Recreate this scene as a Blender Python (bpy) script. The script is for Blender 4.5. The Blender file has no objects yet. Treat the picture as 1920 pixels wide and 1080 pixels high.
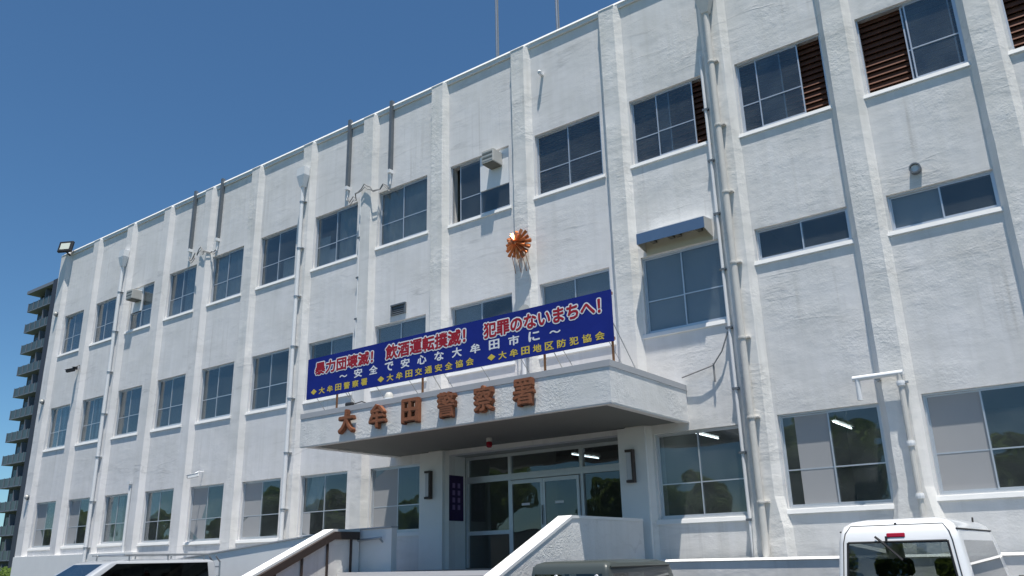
import bpy, math, random
from mathutils import Vector, Matrix
R = math.radians
random.seed(7)
sc = bpy.context.scene
COL = sc.collection

# ------------------------------------------------------------------ camera
def look(yaw, pitch, roll):
    f = Vector((math.sin(yaw)*math.cos(pitch), math.cos(yaw)*math.cos(pitch), math.sin(pitch)))
    r0 = Vector((math.cos(yaw), -math.sin(yaw), 0)); u0 = r0.cross(f)
    r = r0*math.cos(roll) + u0*math.sin(roll); u = -r0*math.sin(roll) + u0*math.cos(roll)
    return Matrix((( r.x, u.x, -f.x), (r.y, u.y, -f.y), (r.z, u.z, -f.z)))
cam = bpy.data.cameras.new('camera'); camo = bpy.data.objects.new('camera', cam); COL.objects.link(camo)
camo.matrix_world = Matrix.Translation((32.4996, -14.4439, 1.5)) @ look(-.63416, .31793, -.02316).to_4x4()
cam.sensor_width = 36; cam.lens = 36*1547.97/1920; cam.clip_end = 3000; cam.clip_start = .1
sc.camera = camo

# ------------------------------------------------------------------ light
SUN = Vector((.95, -1.0, 5.4)).normalized()          # towards the sun
w = bpy.data.worlds.new('World'); sc.world = w; w.use_nodes = True
nt = w.node_tree; bg = nt.nodes['Background']
sky = nt.nodes.new('ShaderNodeTexSky'); sky.sky_type = 'NISHITA'; sky.sun_disc = False
sky.sun_elevation = math.asin(SUN.z); sky.sun_rotation = math.atan2(SUN.x, SUN.y)
sky.air_density = .95; sky.dust_density = 0; sky.ozone_density = 10; sky.altitude = 20
wb = nt.nodes.new('ShaderNodeMix'); wb.data_type = 'RGBA'; wb.blend_type = 'MULTIPLY'; wb.inputs['Factor'].default_value = 1; wb.inputs['B'].default_value = (.88, 1.06, 1.02, 1)   # white balance of the whole sky
nt.links.new(sky.outputs[0], wb.inputs['A']); nt.links.new(wb.outputs['Result'], bg.inputs[0]); bg.inputs[1].default_value = .085
sl = bpy.data.lights.new('sun', 'SUN'); sl.energy = 5.0; sl.angle = R(.53); sl.color = (1, .955, .88)
slo = bpy.data.objects.new('sun', sl); COL.objects.link(slo)
slo.rotation_euler = SUN.to_track_quat('Z', 'Y').to_euler(); slo.location = (20, -30, 60)
vs = sc.view_settings; vs.view_transform = 'Standard'; vs.look = 'None'; vs.gamma = 1; vs.exposure = .35
vs.use_curve_mapping = False
sc.cycles.max_bounces = 8; sc.cycles.transparent_max_bounces = 12

GZ = -.2                                             # ground level

# ------------------------------------------------------------------ materials
def mat(name, col, rough=.7, metal=0, spec=.4, noise=None, bump=None, coat=0, emit=None):
    """noise=(scale, amount) tone variation, bump=(scale, distance)"""
    m = bpy.data.materials.new(name); m.use_nodes = True; n = m.node_tree; b = n.nodes['Principled BSDF']
    b.inputs['Base Color'].default_value = (*col, 1); b.inputs['Roughness'].default_value = rough
    b.inputs['Metallic'].default_value = metal; b.inputs['Specular IOR Level'].default_value = spec
    if coat: b.inputs['Coat Weight'].default_value = coat; b.inputs['Coat Roughness'].default_value = .05
    if emit: b.inputs['Emission Color'].default_value = (*emit[:3], 1); b.inputs['Emission Strength'].default_value = emit[3]
    if noise or bump: geo = n.nodes.new('ShaderNodeNewGeometry')
    if noise:
        t = n.nodes.new('ShaderNodeTexNoise'); t.inputs['Scale'].default_value = noise[0]; t.inputs['Detail'].default_value = 6
        n.links.new(geo.outputs['Position'], t.inputs['Vector'])
        mx = n.nodes.new('ShaderNodeMix'); mx.data_type = 'RGBA'
        a = noise[1]
        mx.inputs['A'].default_value = (*[c*(1-a) for c in col], 1); mx.inputs['B'].default_value = (*[min(1, c*(1+a)) for c in col], 1)
        n.links.new(t.outputs['Fac'], mx.inputs['Factor']); n.links.new(mx.outputs['Result'], b.inputs['Base Color'])
    if bump:
        t = n.nodes.new('ShaderNodeTexNoise'); t.inputs['Scale'].default_value = bump[0]; t.inputs['Detail'].default_value = 5
        n.links.new(geo.outputs['Position'], t.inputs['Vector'])
        bp = n.nodes.new('ShaderNodeBump'); bp.inputs['Distance'].default_value = bump[1]; bp.inputs['Strength'].default_value = 1
        n.links.new(t.outputs['Fac'], bp.inputs['Height']); n.links.new(bp.outputs[0], b.inputs['Normal'])
    return m

def stucco(name, col, fine, band, dirt=.10, fs=30):
    """hand-trowelled painted render: fine grain, lumps and horizontal lift lines"""
    m = bpy.data.materials.new(name); m.use_nodes = True; n = m.node_tree; b = n.nodes['Principled BSDF']
    b.inputs['Roughness'].default_value = .9; b.inputs['Specular IOR Level'].default_value = .15
    L = n.links.new; N = n.nodes.new
    geo = N('ShaderNodeNewGeometry')
    def noise(scale, detail, sx=1, sy=1, sz=1, rough=.55):
        mp = N('ShaderNodeMapping'); mp.inputs['Scale'].default_value = (sx, sy, sz); L(geo.outputs['Position'], mp.inputs[0])
        t = N('ShaderNodeTexNoise'); t.inputs['Scale'].default_value = scale; t.inputs['Detail'].default_value = detail; t.inputs['Roughness'].default_value = rough
        L(mp.outputs[0], t.inputs['Vector']); return t.outputs['Fac']
    def math_(op, a, b_=None, c=None):
        q = N('ShaderNodeMath'); q.operation = op
        for i, v in enumerate((a, b_, c)):
            if v is None: continue
            if isinstance(v, (int, float)): q.inputs[i].default_value = v
            else: L(v, q.inputs[i])
        return q.outputs[0]
    f1 = noise(fs, 4); f2 = noise(fs*.33, 4); f3 = noise(1.0, 5, .22, 1, 1.5, .55)
    ridge = math_('SUBTRACT', 1.0, math_('MINIMUM', math_('MULTIPLY', math_('ABSOLUTE', math_('SUBTRACT', f3, .5)), 40), 1))
    mask = noise(.8, 2)
    ridge = math_('MULTIPLY', ridge, math_('MAXIMUM', math_('MULTIPLY', math_('SUBTRACT', mask, .47), 5), 0))
    h = math_('ADD', math_('MULTIPLY', f1, fine), math_('ADD', math_('MULTIPLY', f2, fine*1.5), math_('MULTIPLY', ridge, band)))
    h = math_('ADD', h, math_('MULTIPLY', noise(2.2, 3, .7, 1, 2), fine*(2.2 if band else .3)))
    amp = N('ShaderNodeMapRange'); amp.inputs['From Min'].default_value = .38; amp.inputs['From Max'].default_value = .62; amp.inputs['To Min'].default_value = .25; amp.inputs['To Max'].default_value = 1.25
    L(noise(.75, 3), amp.inputs['Value']); h = math_('MULTIPLY', h, amp.outputs[0])
    bp = N('ShaderNodeBump'); bp.inputs['Distance'].default_value = 1; bp.inputs['Strength'].default_value = 1
    L(h, bp.inputs['Height']); L(bp.outputs[0], b.inputs['Normal'])
    # weathering: broad patches plus faint vertical run-off streaks
    d = math_('ADD', math_('MULTIPLY', noise(.9, 5), .6), math_('MULTIPLY', noise(1.0, 4, 5, 5, .25), .4))
    cr = N('ShaderNodeMapRange'); cr.inputs['From Min'].default_value = .36; cr.inputs['From Max'].default_value = .62
    L(d, cr.inputs['Value'])
    mx = N('ShaderNodeMix'); mx.data_type = 'RGBA'
    mx.inputs['A'].default_value = (col[0]*(1-dirt), col[1]*(1-dirt), col[2]*(1-dirt*1.15), 1); mx.inputs['B'].default_value = (*col, 1)
    L(cr.outputs[0], mx.inputs['Factor'])
    m2 = N('ShaderNodeMix'); m2.data_type = 'RGBA'; m2.blend_type = 'MULTIPLY'
    L(math_('MULTIPLY', ridge, .3), m2.inputs['Factor']); L(mx.outputs['Result'], m2.inputs['A']); m2.inputs['B'].default_value = (.5, .5, .5, 1)
    # rain streaks: thin vertical runs, broken up along their length
    st = N('ShaderNodeMapRange'); st.inputs['From Min'].default_value = .56; st.inputs['From Max'].default_value = .74; L(noise(1.0, 3, 7, 7, .30), st.inputs['Value'])
    gm = N('ShaderNodeMapRange'); gm.inputs['From Min'].default_value = .46; gm.inputs['From Max'].default_value = .66; L(noise(.45, 3), gm.inputs['Value'])
    m4 = N('ShaderNodeMix'); m4.data_type = 'RGBA'; m4.blend_type = 'MULTIPLY'
    L(math_('MULTIPLY', math_('MULTIPLY', st.outputs[0], gm.outputs[0]), dirt*3.2), m4.inputs['Factor']); L(m2.outputs['Result'], m4.inputs['A']); m4.inputs['B'].default_value = (.52, .50, .46, 1)
    # a few darker horizontal grime bands where lifts of concrete met
    hb = N('ShaderNodeMapRange'); hb.inputs['From Min'].default_value = .57; hb.inputs['From Max'].default_value = .70; L(noise(1.0, 5, .45, 1, 3.2), hb.inputs['Value'])
    m5 = N('ShaderNodeMix'); m5.data_type = 'RGBA'; m5.blend_type = 'MULTIPLY'
    L(math_('MULTIPLY', hb.outputs[0], dirt*1.2), m5.inputs['Factor']); L(m4.outputs['Result'], m5.inputs['A']); m5.inputs['B'].default_value = (.55, .55, .53, 1)
    L(m5.outputs['Result'], b.inputs['Base Color'])
    return m

def glass(name, tint, ior=1.52, wave=.0012, gl=(1, 1, 1), dust=0):
    m = bpy.data.materials.new(name); m.use_nodes = True; n = m.node_tree; n.nodes.clear()
    N = n.nodes.new; L = n.links.new
    o = N('ShaderNodeOutputMaterial'); mx = N('ShaderNodeMixShader'); tr = N('ShaderNodeBsdfTransparent'); g = N('ShaderNodeBsdfGlossy')
    fr = N('ShaderNodeFresnel'); bk = N('ShaderNodeNewGeometry'); ms = N('ShaderNodeMix')
    ms.inputs['A'].default_value = ior; ms.inputs['B'].default_value = 1/ior; L(bk.outputs['Backfacing'], ms.inputs['Factor']); L(ms.outputs['Result'], fr.inputs['IOR'])
    tr.inputs[0].default_value = (*tint, 1); g.inputs['Roughness'].default_value = 0; g.inputs[0].default_value = (*gl, 1)
    mm = N('ShaderNodeMath'); mm.operation = 'MULTIPLY'; mm.inputs[1].default_value = 1.4; mm.use_clamp = True
    L(fr.outputs[0], mm.inputs[0]); L(mm.outputs[0], mx.inputs[0]); L(g.outputs[0], mx.inputs[2]); L(mx.outputs[0], o.inputs[0])
    if dust:
        gd = N('ShaderNodeNewGeometry'); dn = N('ShaderNodeTexNoise'); dn.inputs['Scale'].default_value = 2.5; dn.inputs['Detail'].default_value = 5; L(gd.outputs['Position'], dn.inputs['Vector'])
        dm = N('ShaderNodeMath'); dm.operation = 'MULTIPLY'; dm.inputs[1].default_value = dust*2; L(dn.outputs['Fac'], dm.inputs[0])
        df = N('ShaderNodeBsdfDiffuse'); df.inputs[0].default_value = (.55, .60, .60, 1); m3 = N('ShaderNodeMixShader'); L(dm.outputs[0], m3.inputs[0]); L(tr.outputs[0], m3.inputs[1]); L(df.outputs[0], m3.inputs[2]); L(m3.outputs[0], mx.inputs[1])
    else: L(tr.outputs[0], mx.inputs[1])
    if wave:
        geo = N('ShaderNodeNewGeometry'); t = N('ShaderNodeTexNoise'); t.inputs['Scale'].default_value = 1.6; t.inputs['Detail'].default_value = 1
        L(geo.outputs['Position'], t.inputs['Vector']); bp = N('ShaderNodeBump'); bp.inputs['Distance'].default_value = wave*10; bp.inputs['Strength'].default_value = .6
        L(t.outputs['Fac'], bp.inputs['Height']); L(bp.outputs[0], g.inputs['Normal'])
    return m

M = dict(
    stucco=stucco('rough white render', (.80, .785, .785), .0018, .0014, .12),
    stucco2=stucco('coarse white render', (.80, .785, .775), .0032, .0022, .14),
    stucco3=stucco('granular pilaster render', (.81, .795, .775), .0042, .0015, .13, 36),
    fascia=stucco('pebbled canopy render', (.78, .775, .765), .0070, .0, .10, 60),
    trim=mat('white painted trim', (.80, .80, .79), .6, noise=(3, .05), bump=(40, .002)),
    coping=mat('weathered coping', (.74, .74, .72), .7, noise=(2, .12), bump=(30, .004)),
    band=mat('grey painted edge band', (.42, .43, .45), .7, noise=(3, .06)),
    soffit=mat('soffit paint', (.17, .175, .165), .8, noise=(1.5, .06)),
    alu=mat('aluminium window frame', (.62, .64, .67), .38, .55, noise=(8, .06)),
    darkalu=mat('dark window frame', (.10, .12, .15), .4, .4),
    glass=glass('window glass', (.70, .74, .76), dust=.055),
    dglass=glass('tinted door glass', (.52, .56, .58), dust=.015),
    cglass=glass('tinted car glass', (.33, .36, .36), 1.5, 0),
    privacy=glass('privacy car glass', (.10, .11, .11), 1.5, 0),
    clear=glass('clear car glass', (.75, .8, .8), 1.5, 0),
    frost=mat('frosted window panel', (.37, .37, .375), .55, noise=(1.5, .05)),
    film=mat('pale frosted film', (.70, .70, .71), .75, noise=(1.2, .04)),
    curtain=mat('pale curtain cloth', (.62, .65, .63), .9, noise=(6, .10)),
    board=mat('white infill board', (.80, .81, .83), .6),
    slat=mat('brown stained louvre timber', (.115, .045, .026), .8, noise=(9, .35), bump=(60, .003)),
    room=mat('interior wall', (.42, .43, .40), .9, noise=(1, .1)),
    roomfloor=mat('interior floor', (.10, .10, .10), .8),
    pipe=mat('cream downpipe paint', (.62, .60, .56), .55, noise=(5, .10), bump=(20, .002)),
    pipew=mat('white pipe paint', (.78, .79, .80), .5, noise=(5, .06)),
    duct=mat('grey metal duct', (.16, .18, .20), .5, .3, noise=(6, .15)),
    steel=mat('galvanised steel', (.42, .44, .46), .4, .8, noise=(10, .12)),
    black=mat('black plastic', (.02, .02, .022), .5),
    cable=mat('grey cable', (.25, .25, .25), .6),
    copper=mat('aged copper lettering', (.28, .105, .05), .65, .1, noise=(8, .25), bump=(30, .004)),
    emblem=mat('copper gold emblem', (.56, .19, .07), .36, .65, noise=(14, .25)),
    rust=mat('rusty bracket steel', (.36, .17, .08), .8, noise=(20, .3)),
    blue=mat('blue banner vinyl', (.011, .026, .22), .75, spec=.15, noise=(1.5, .22), bump=(2.2, .012)),
    red=mat('red print', (.36, .008, .022), .6), white=mat('white print', (.80, .80, .82), .6), yellow=mat('yellow print', (.66, .50, .07), .6),
    purple=mat('purple notice', (.035, .015, .075), .6, noise=(6, .3)), palep=mat('lilac print', (.22, .15, .32), .6),
    redlamp=mat('red lamp lens', (.25, .008, .02), .25),
    lampw=mat('opal lamp glass', (.55, .56, .58), .4),
    tube=mat('lit fluorescent tube', (.9, .9, .9), .5, emit=(.93, 1, 1, 6)),
    floodlens=mat('floodlight lens', (.62, .66, .58), .25),
    concrete=mat('concrete', (.42, .41, .39), .85, noise=(2, .12), bump=(30, .004)),
    step=mat('brown stair tile', (.13, .085, .07), .6, noise=(4, .2)),
    railb=mat('dark brown rail', (.06, .045, .04), .5),
    asphalt=mat('asphalt', (.055, .054, .052), .9, noise=(1.2, .25), bump=(80, .006)),
    paint_w=mat('white road paint', (.7, .7, .68), .7, noise=(6, .12)),
    grassg=mat('earth and grass', (.09, .11, .05), .95, noise=(.6, .35)),
    hood=mat('blue steel hood', (.12, .19, .30), .3, .2, noise=(3, .08)), hoodin=mat('cream steel', (.50, .48, .38), .6),
    acbox=mat('beige appliance casing', (.52, .51, .48), .5), acdark=mat('appliance underside', (.12, .12, .10), .6),
    wcar=mat('white car paint', (.80, .81, .82), .28, coat=.8), scar=mat('silver car paint', (.42, .44, .47), .3, .15, coat=.8),
    gcar=mat('dark green grey car paint', (.055, .066, .062), .38, coat=.5),
    tyre=mat('tyre rubber', (.02, .02, .02), .85), rim=mat('alloy rim', (.5, .5, .52), .3, .8),
    seat=mat('dark seat cloth', (.03, .03, .035), .9), taill=mat('tail lamp red', (.35, .01, .03), .2), cardark=mat('car interior trim', (.05, .05, .05), .8),
    apwall=mat('apartment wall', (.075, .09, .115), .8, noise=(.2, .1)), apdark=mat('apartment dark tile', (.045, .05, .075), .6, noise=(.3, .15)),
    apslab=mat('apartment balcony slab', (.17, .20, .26), .8), aprail=mat('apartment balcony glass', (.075, .105, .12), .35), apwin=mat('apartment window', (.03, .04, .045), .15),
    bark=mat('bark', (.10, .075, .055), .9, noise=(6, .3)), leaf=mat('leaf', (.085, .14, .045), .6, noise=(.9, .35)), leaf2=mat('hedge leaf', (.11, .16, .035), .6, noise=(1.2, .3)),
    palewall=mat('pale garden wall', (.62, .62, .55), .8, noise=(1, .08)),
)

for nm in ('leaf', 'leaf2'):
    n_ = M[nm].node_tree; o_ = n_.nodes['Material Output']; b_ = n_.nodes['Principled BSDF']
    tl = n_.nodes.new('ShaderNodeBsdfTranslucent'); tl.inputs[0].default_value = (.30, .45, .10, 1); ms_ = n_.nodes.new('ShaderNodeMixShader'); ms_.inputs[0].default_value = .45
    n_.links.new(b_.outputs[0], ms_.inputs[1]); n_.links.new(tl.outputs[0], ms_.inputs[2]); n_.links.new(ms_.outputs[0], o_.inputs[0])

# ------------------------------------------------------------------ mesh helpers
WL = {}                                              # world origin of every object
def link(name, me, parent, origin, kind=None):
    o = bpy.data.objects.new(name, me); COL.objects.link(o)
    p = Vector(origin); WL[o.name] = p
    if parent is not None:
        o.parent = parent; o.location = p - WL[parent.name]
    else: o.location = p
    if kind: o['kind'] = kind
    return o
def mk(name, vf, m, parent=None, origin=None, smooth=False, kind=None):
    v, f = vf
    if origin is None:
        xs = [p[0] for p in v]; ys = [p[1] for p in v]; zs = [p[2] for p in v]
        origin = ((min(xs)+max(xs))/2, (min(ys)+max(ys))/2, min(zs))
    me = bpy.data.meshes.new(name)
    me.from_pydata([(p[0]-origin[0], p[1]-origin[1], p[2]-origin[2]) for p in v], [], f)
    me.materials.append(M[m] if isinstance(m, str) else m)
    me.validate(); me.update()
    if smooth:
        for p in me.polygons: p.use_smooth = True
        me.set_sharp_from_angle(angle=R(smooth if smooth is not True else 40))
    return link(name, me, parent, origin, kind)
def empty(name, loc, label, cat, group=None):
    o = link(name, None, None, loc); o.empty_display_size = .2
    tag(o, label, cat, group); return o
def tag(o, label, cat, group=None):
    o['label'] = label; o['category'] = cat
    if group: o['group'] = group
    return o
def box(x0, x1, y0, y1, z0, z1, b=0):
    if b <= 0:
        v = [(x, y, z) for z in (z0, z1) for y in (y0, y1) for x in (x0, x1)]
        return v, [(0, 2, 3, 1), (4, 5, 7, 6), (0, 1, 5, 4), (1, 3, 7, 5), (3, 2, 6, 7), (2, 0, 4, 6)]
    # chamfered box
    v = []; X = (x0, x1); Y = (y0, y1); Z = (z0, z1); idx = {}
    for i in (0, 1):
        for j in (0, 1):
            for k in (0, 1):
                sx, sy, sz = (b if i == 0 else -b), (b if j == 0 else -b), (b if k == 0 else -b)
                for a, p in enumerate(((X[i], Y[j]+sy, Z[k]+sz), (X[i]+sx, Y[j], Z[k]+sz), (X[i]+sx, Y[j]+sy, Z[k]))):
                    idx[i, j, k, a] = len(v); v.append(p)
    f = []
    for i in (0, 1): f.append([idx[i, j, k, 0] for j, k in ((0, 0), (1, 0), (1, 1), (0, 1))])
    for j in (0, 1): f.append([idx[i, j, k, 1] for i, k in ((0, 0), (1, 0), (1, 1), (0, 1))])
    for k in (0, 1): f.append([idx[i, j, k, 2] for i, j in ((0, 0), (1, 0), (1, 1), (0, 1))])
    for j in (0, 1):
        for k in (0, 1): f.append([idx[0, j, k, 1], idx[1, j, k, 1], idx[1, j, k, 2], idx[0, j, k, 2]])
    for i in (0, 1):
        for k in (0, 1): f.append([idx[i, 0, k, 0], idx[i, 1, k, 0], idx[i, 1, k, 2], idx[i, 0, k, 2]])
    for i in (0, 1):
        for j in (0, 1): f.append([idx[i, j, 0, 0], idx[i, j, 1, 0], idx[i, j, 1, 1], idx[i, j, 0, 1]])
    for i in (0, 1):
        for j in (0, 1):
            for k in (0, 1): f.append([idx[i, j, k, a] for a in (0, 1, 2)])
    return v, f
def join(*parts):
    v, f = [], []
    for pv, pf in parts:
        o = len(v); v += list(pv); f += [tuple(i+o for i in q) for q in pf]
    return v, f
def prism(poly, y0, y1):                             # polygon in XZ extruded along Y
    n = len(poly); v = [(x, y0, z) for x, z in poly] + [(x, y1, z) for x, z in poly]
    return v, [tuple(range(n)), tuple(range(2*n-1, n-1, -1))] + [(i, i+n, (i+1) % n+n, (i+1) % n) for i in range(n)]
def prismx(poly, x0, x1):                            # polygon in YZ extruded along X
    n = len(poly); v = [(x0, y, z) for y, z in poly] + [(x1, y, z) for y, z in poly]
    return v, [tuple(range(n)), tuple(range(2*n-1, n-1, -1))] + [(i, i+n, (i+1) % n+n, (i+1) % n) for i in range(n)]
def prismz(poly, z0, z1):
    n = len(poly); v = [(x, y, z0) for x, y in poly] + [(x, y, z1) for x, y in poly]
    return v, [tuple(range(n)), tuple(range(2*n-1, n-1, -1))] + [(i, i+n, (i+1) % n+n, (i+1) % n) for i in range(n)]
def tube(pts, r, n=10, r1=None):
    pts = [Vector(p) for p in pts]; v, f = [], []
    N = len(pts); up = None
    for i, p in enumerate(pts):
        d = (pts[min(i+1, N-1)] - pts[max(i-1, 0)]).normalized()
        a = up if up is not None else (Vector((0, 0, 1)) if abs(d.z) < .9 else Vector((1, 0, 0)))
        s = d.cross(a).normalized(); t = s.cross(d).normalized(); up = t
        rr = r if r1 is None else r + (r1-r)*i/(N-1)
        for k in range(n):
            q = 2*math.pi*k/n; v.append(tuple(p + s*rr*math.cos(q) + t*rr*math.sin(q)))
    for i in range(N-1):
        for k in range(n): f.append((i*n+k, i*n+(k+1) % n, (i+1)*n+(k+1) % n, (i+1)*n+k))
    f.append(tuple(range(n-1, -1, -1))); f.append(tuple(range((N-1)*n, N*n)))
    return v, f
def lathe(prof, c, axis='Z', n=16):                  # prof [(r, h)]
    v, f = [], []
    for r, h in prof:
        for k in range(n):
            a = 2*math.pi*k/n; x, y = r*math.cos(a), r*math.sin(a)
            p = (x, y, h) if axis == 'Z' else ((x, h, y) if axis == 'Y' else (h, x, y))
            v.append((c[0]+p[0], c[1]+p[1], c[2]+p[2]))
    for i in range(len(prof)-1):
        for k in range(n): f.append((i*n+k, i*n+(k+1) % n, (i+1)*n+(k+1) % n, (i+1)*n+k))
    f.append(tuple(range(n-1, -1, -1))); f.append(tuple(range((len(prof)-1)*n, len(prof)*n)))
    return v, f

# ------------------------------------------------------------------ ground
o = mk('ground', ([(-900, -700, GZ-.012), (900, -700, GZ-.012), (900, 900, GZ-.012), (-900, 900, GZ-.012)], [(0, 1, 2, 3)]), 'grassg', kind='structure')
o = mk('parking_lot', box(-30, 60, -26, 12, GZ-.25, GZ), 'asphalt', kind='structure')
o = mk('road', ([(-300, -60, GZ-.006), (300, -60, GZ-.006), (300, -48, GZ-.006), (-300, -48, GZ-.006)], [(0, 1, 2, 3)]), 'asphalt', kind='structure')
for x in (14.0, 16.85, 19.7, 24.6, 27.6, 28.85, 31.6):
    mk('bay_line', box(x-.06, x+.06, -7.8, -3.2, GZ, GZ+.004), 'paint_w', o, kind=None)

# ------------------------------------------------------------------ station building
XL = [.27, 2.62, 5.02, 7.42, 9.87, 12.36, 14.86, 17.45, 20.02, 22.64, 25.18, 27.60, 29.96, 32.25, 34.6]
XR = [1.72, 4.04, 6.50, 9.00, 11.51, 14.04, 16.63, 19.22, 21.87, 24.43, 26.91, 29.30, 31.60, 33.90, 36.2]
T3 = [10.87, 10.91, 10.95, 11.0, 11.03, 11.06, 11.06, 11.08, 11.05, 11.04, 11.0, 10.95, 10.95, 10.93, 10.92]
B3 = [9.34, 9.37, 9.41, 9.43, 9.45, 9.47, 9.48, 9.50, 9.46, 9.48, 9.47, 9.38, 9.36, 9.32, 9.32]
T2 = [7.27, 7.28, 7.30, 7.32, 7.32, 7.32, 7.29, 7.30, 7.30, 7.32, 7.34, 7.34, 7.35, 7.35, 7.35]
B2 = [5.74, 5.74, 5.73, 5.72, 5.70, 5.70, 5.70, 5.70, 5.70, 5.71, 5.72, 6.71, 6.69, 6.69, 6.69]
T1 = [3.83, 3.81, 3.80, 3.785, 3.76, 3.73, 3.71, 3.69, 3.80, 3.80, 3.73, 3.82, 3.88, 3.90, 3.90]
B1 = [2.27, 2.28, 2.28, 2.24, 2.20, 2.18, 2.16, 2.16, 1.33, 1.33, 2.15, 2.22, 2.30, 2.32, 2.32]
PC = [-.10] + [XL[k]-.345 for k in range(1, 15)] + [36.55]     # pilaster centres, one left of every bay
ROOF = 13.62
stn = empty('station_building', (16, 3, GZ), 'long white rendered three storey station building with pilasters and an entrance canopy', 'building')
def wall_panel(k):
    x0, x1 = PC[k], PC[k+1]
    holes = [(XL[k], XR[k], B3[k], T3[k]), (XL[k], XR[k], B2[k], T2[k])]
    if k == 8: holes.append((19.93, x1, 1.33, 3.80))
    elif k == 9: holes.append((x0, 24.46, 1.33, 3.80))
    else: holes.append((XL[k], XR[k], B1[k], T1[k]))
    v, f = [], []
    def q(*p):
        i = len(v); v.extend(p); f.append(tuple(range(i, i+len(p))))
    hs = sorted(holes, key=lambda h: h[2]); z = GZ
    D = .28
    for a, b, c, d in hs:
        if c > z: q((x0, 0, z), (x1, 0, z), (x1, 0, c), (x0, 0, c))
        if a > x0: q((x0, 0, c), (a, 0, c), (a, 0, d), (x0, 0, d)); q((a, 0, c), (a, D, c), (a, D, d), (a, 0, d))
        if b < x1: q((b, 0, c), (x1, 0, c), (x1, 0, d), (b, 0, d)); q((b, D, c), (b, 0, c), (b, 0, d), (b, D, d))
        q((a, 0, d), (a, D, d), (b, D, d), (b, 0, d)); q((a, D, c), (a, 0, c), (b, 0, c), (b, D, c))
        z = d
    q((x0, 0, z), (x1, 0, z), (x1, 0, 13.44), (x0, 0, 13.44))
    # inner skin
    z = GZ
    for a, b, c, d in hs:
        q((x1, D, z), (x0, D, z), (x0, D, c), (x1, D, c))
        if a > x0: q((a, D, c), (x0, D, c), (x0, D, d), (a, D, d))
        if b < x1: q((x1, D, c), (b, D, c), (b, D, d), (x1, D, d))
        z = d
    q((x1, D, z), (x0, D, z), (x0, D, 13.44), (x1, D, 13.44))
    mk('wall_panel', (v, f), 'stucco2' if k >= 10 else 'stucco', stn)
for k in range(15): wall_panel(k)
# pilasters: trapezoid section with sloped cap
PD, PF, PB = .15, .185, .305
def pilaster(k):
    c = PC[k]; z0 = GZ
    if k == 9: z0 = 4.60
    m = 'stucco3' if k >= 8 else ('stucco2' if k >= 5 else 'stucco')
    if k == 0:
        a = (-.47, -.47, .02, .14); 
    elif k == 15: a = (36.2, 36.3, 37.0, 37.0)
    else: a = (c-PB, c-PF, c+PF, c+PB)
    top = 13.50
    rows = [z0]
    n = 26
    rows = [z0 + (top-z0)*i/n for i in range(n+1)]
    v, f = [], []
    rnd = random.Random(k)
    for i, z in enumerate(rows):
        j = lambda s: rnd.uniform(-s, s)
        fl = .10*max(0, min(1, (2.35-z)/.5)) if k in (11, 12, 13) else 0
        v += [(a[0]-fl, .01, z), (a[1]-fl+j(.007), -PD+j(.004), z), (a[2]+fl+j(.007), -PD+j(.004), z), (a[3]+fl, .01, z)]
    for i in range(n):
        for s in range(3): f.append((i*4+s, i*4+s+1, (i+1)*4+s+1, (i+1)*4+s))
    f.append((0, 3, 2, 1)); t = n*4
    # sloped cap running back under the coping
    b = len(v); v += [(a[1], -.055, top+.045), (a[2], -.055, top+.045)]
    f += [(t+1, t+2, b+1, b), (t, t+1, b), (t+2, t+3, b+1)]
    mk('pilaster', (v, f), m, stn)
    mk('pilaster_cap', prismx([(-PD-.012, top-.012), (-PD-.012, top+.006), (-.052, top+.062), (-.052, top+.03)], a[1]-.012, a[2]+.012), 'trim', stn)
for k in range(16): pilaster(k)
mk('coping', prismx([(-.05, 13.445), (-.05, 13.57), (.02, 13.60), (.30, 13.60), (.30, 13.445)], -.52, 37.1), 'coping', stn)
mk('coping_lip', prismx([(-.066, 13.545), (-.070, 13.555), (-.035, 13.625), (.1, 13.645), (.1, 13.605), (-.052, 13.545)], -.53, 37.12), 'trim', stn)
mk('roof', box(-.4, 36.98, .301, 12, 13.0, 13.2), 'concrete', stn)
mk('end_wall', box(-.40, -.12, .285, 12, GZ, 13.44), 'stucco', stn)
mk('end_wall', box(36.7, 36.98, .285, 12, GZ, 13.44), 'stucco', stn)
mk('back_wall', box(-.40, 36.98, 12.005, 12.3, GZ, 13.44), 'stucco', stn)
for z in (1.05, 4.35, 8.0): mk('floor_slab', box(-.11, 36.69, .29, 11.99, z, z+.25), 'roomfloor', stn)
for z in (4.34, 7.99, 12.7): mk('ceiling', box(-.11, 36.69, .29, 11.98, z-.05, z-.008), 'room', stn)
for z0, z1 in ((1.31, 4.28), (4.61, 7.93), (8.26, 12.64)): mk('corridor_wall', box(-.1, 36.68, 5.5, 5.6, z0, z1), 'room', stn)
for k in (1, 3, 5, 7, 8, 10, 11, 13):
    for z0, z1 in ((1.31, 4.28), (4.61, 7.93), (8.26, 12.64)):
        if k == 8 and z0 < 2: continue
        c = PC[k]; mk('partition', box(c-.05, c+.05, .30, 5.49, z0, z1), 'room', stn)

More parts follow.
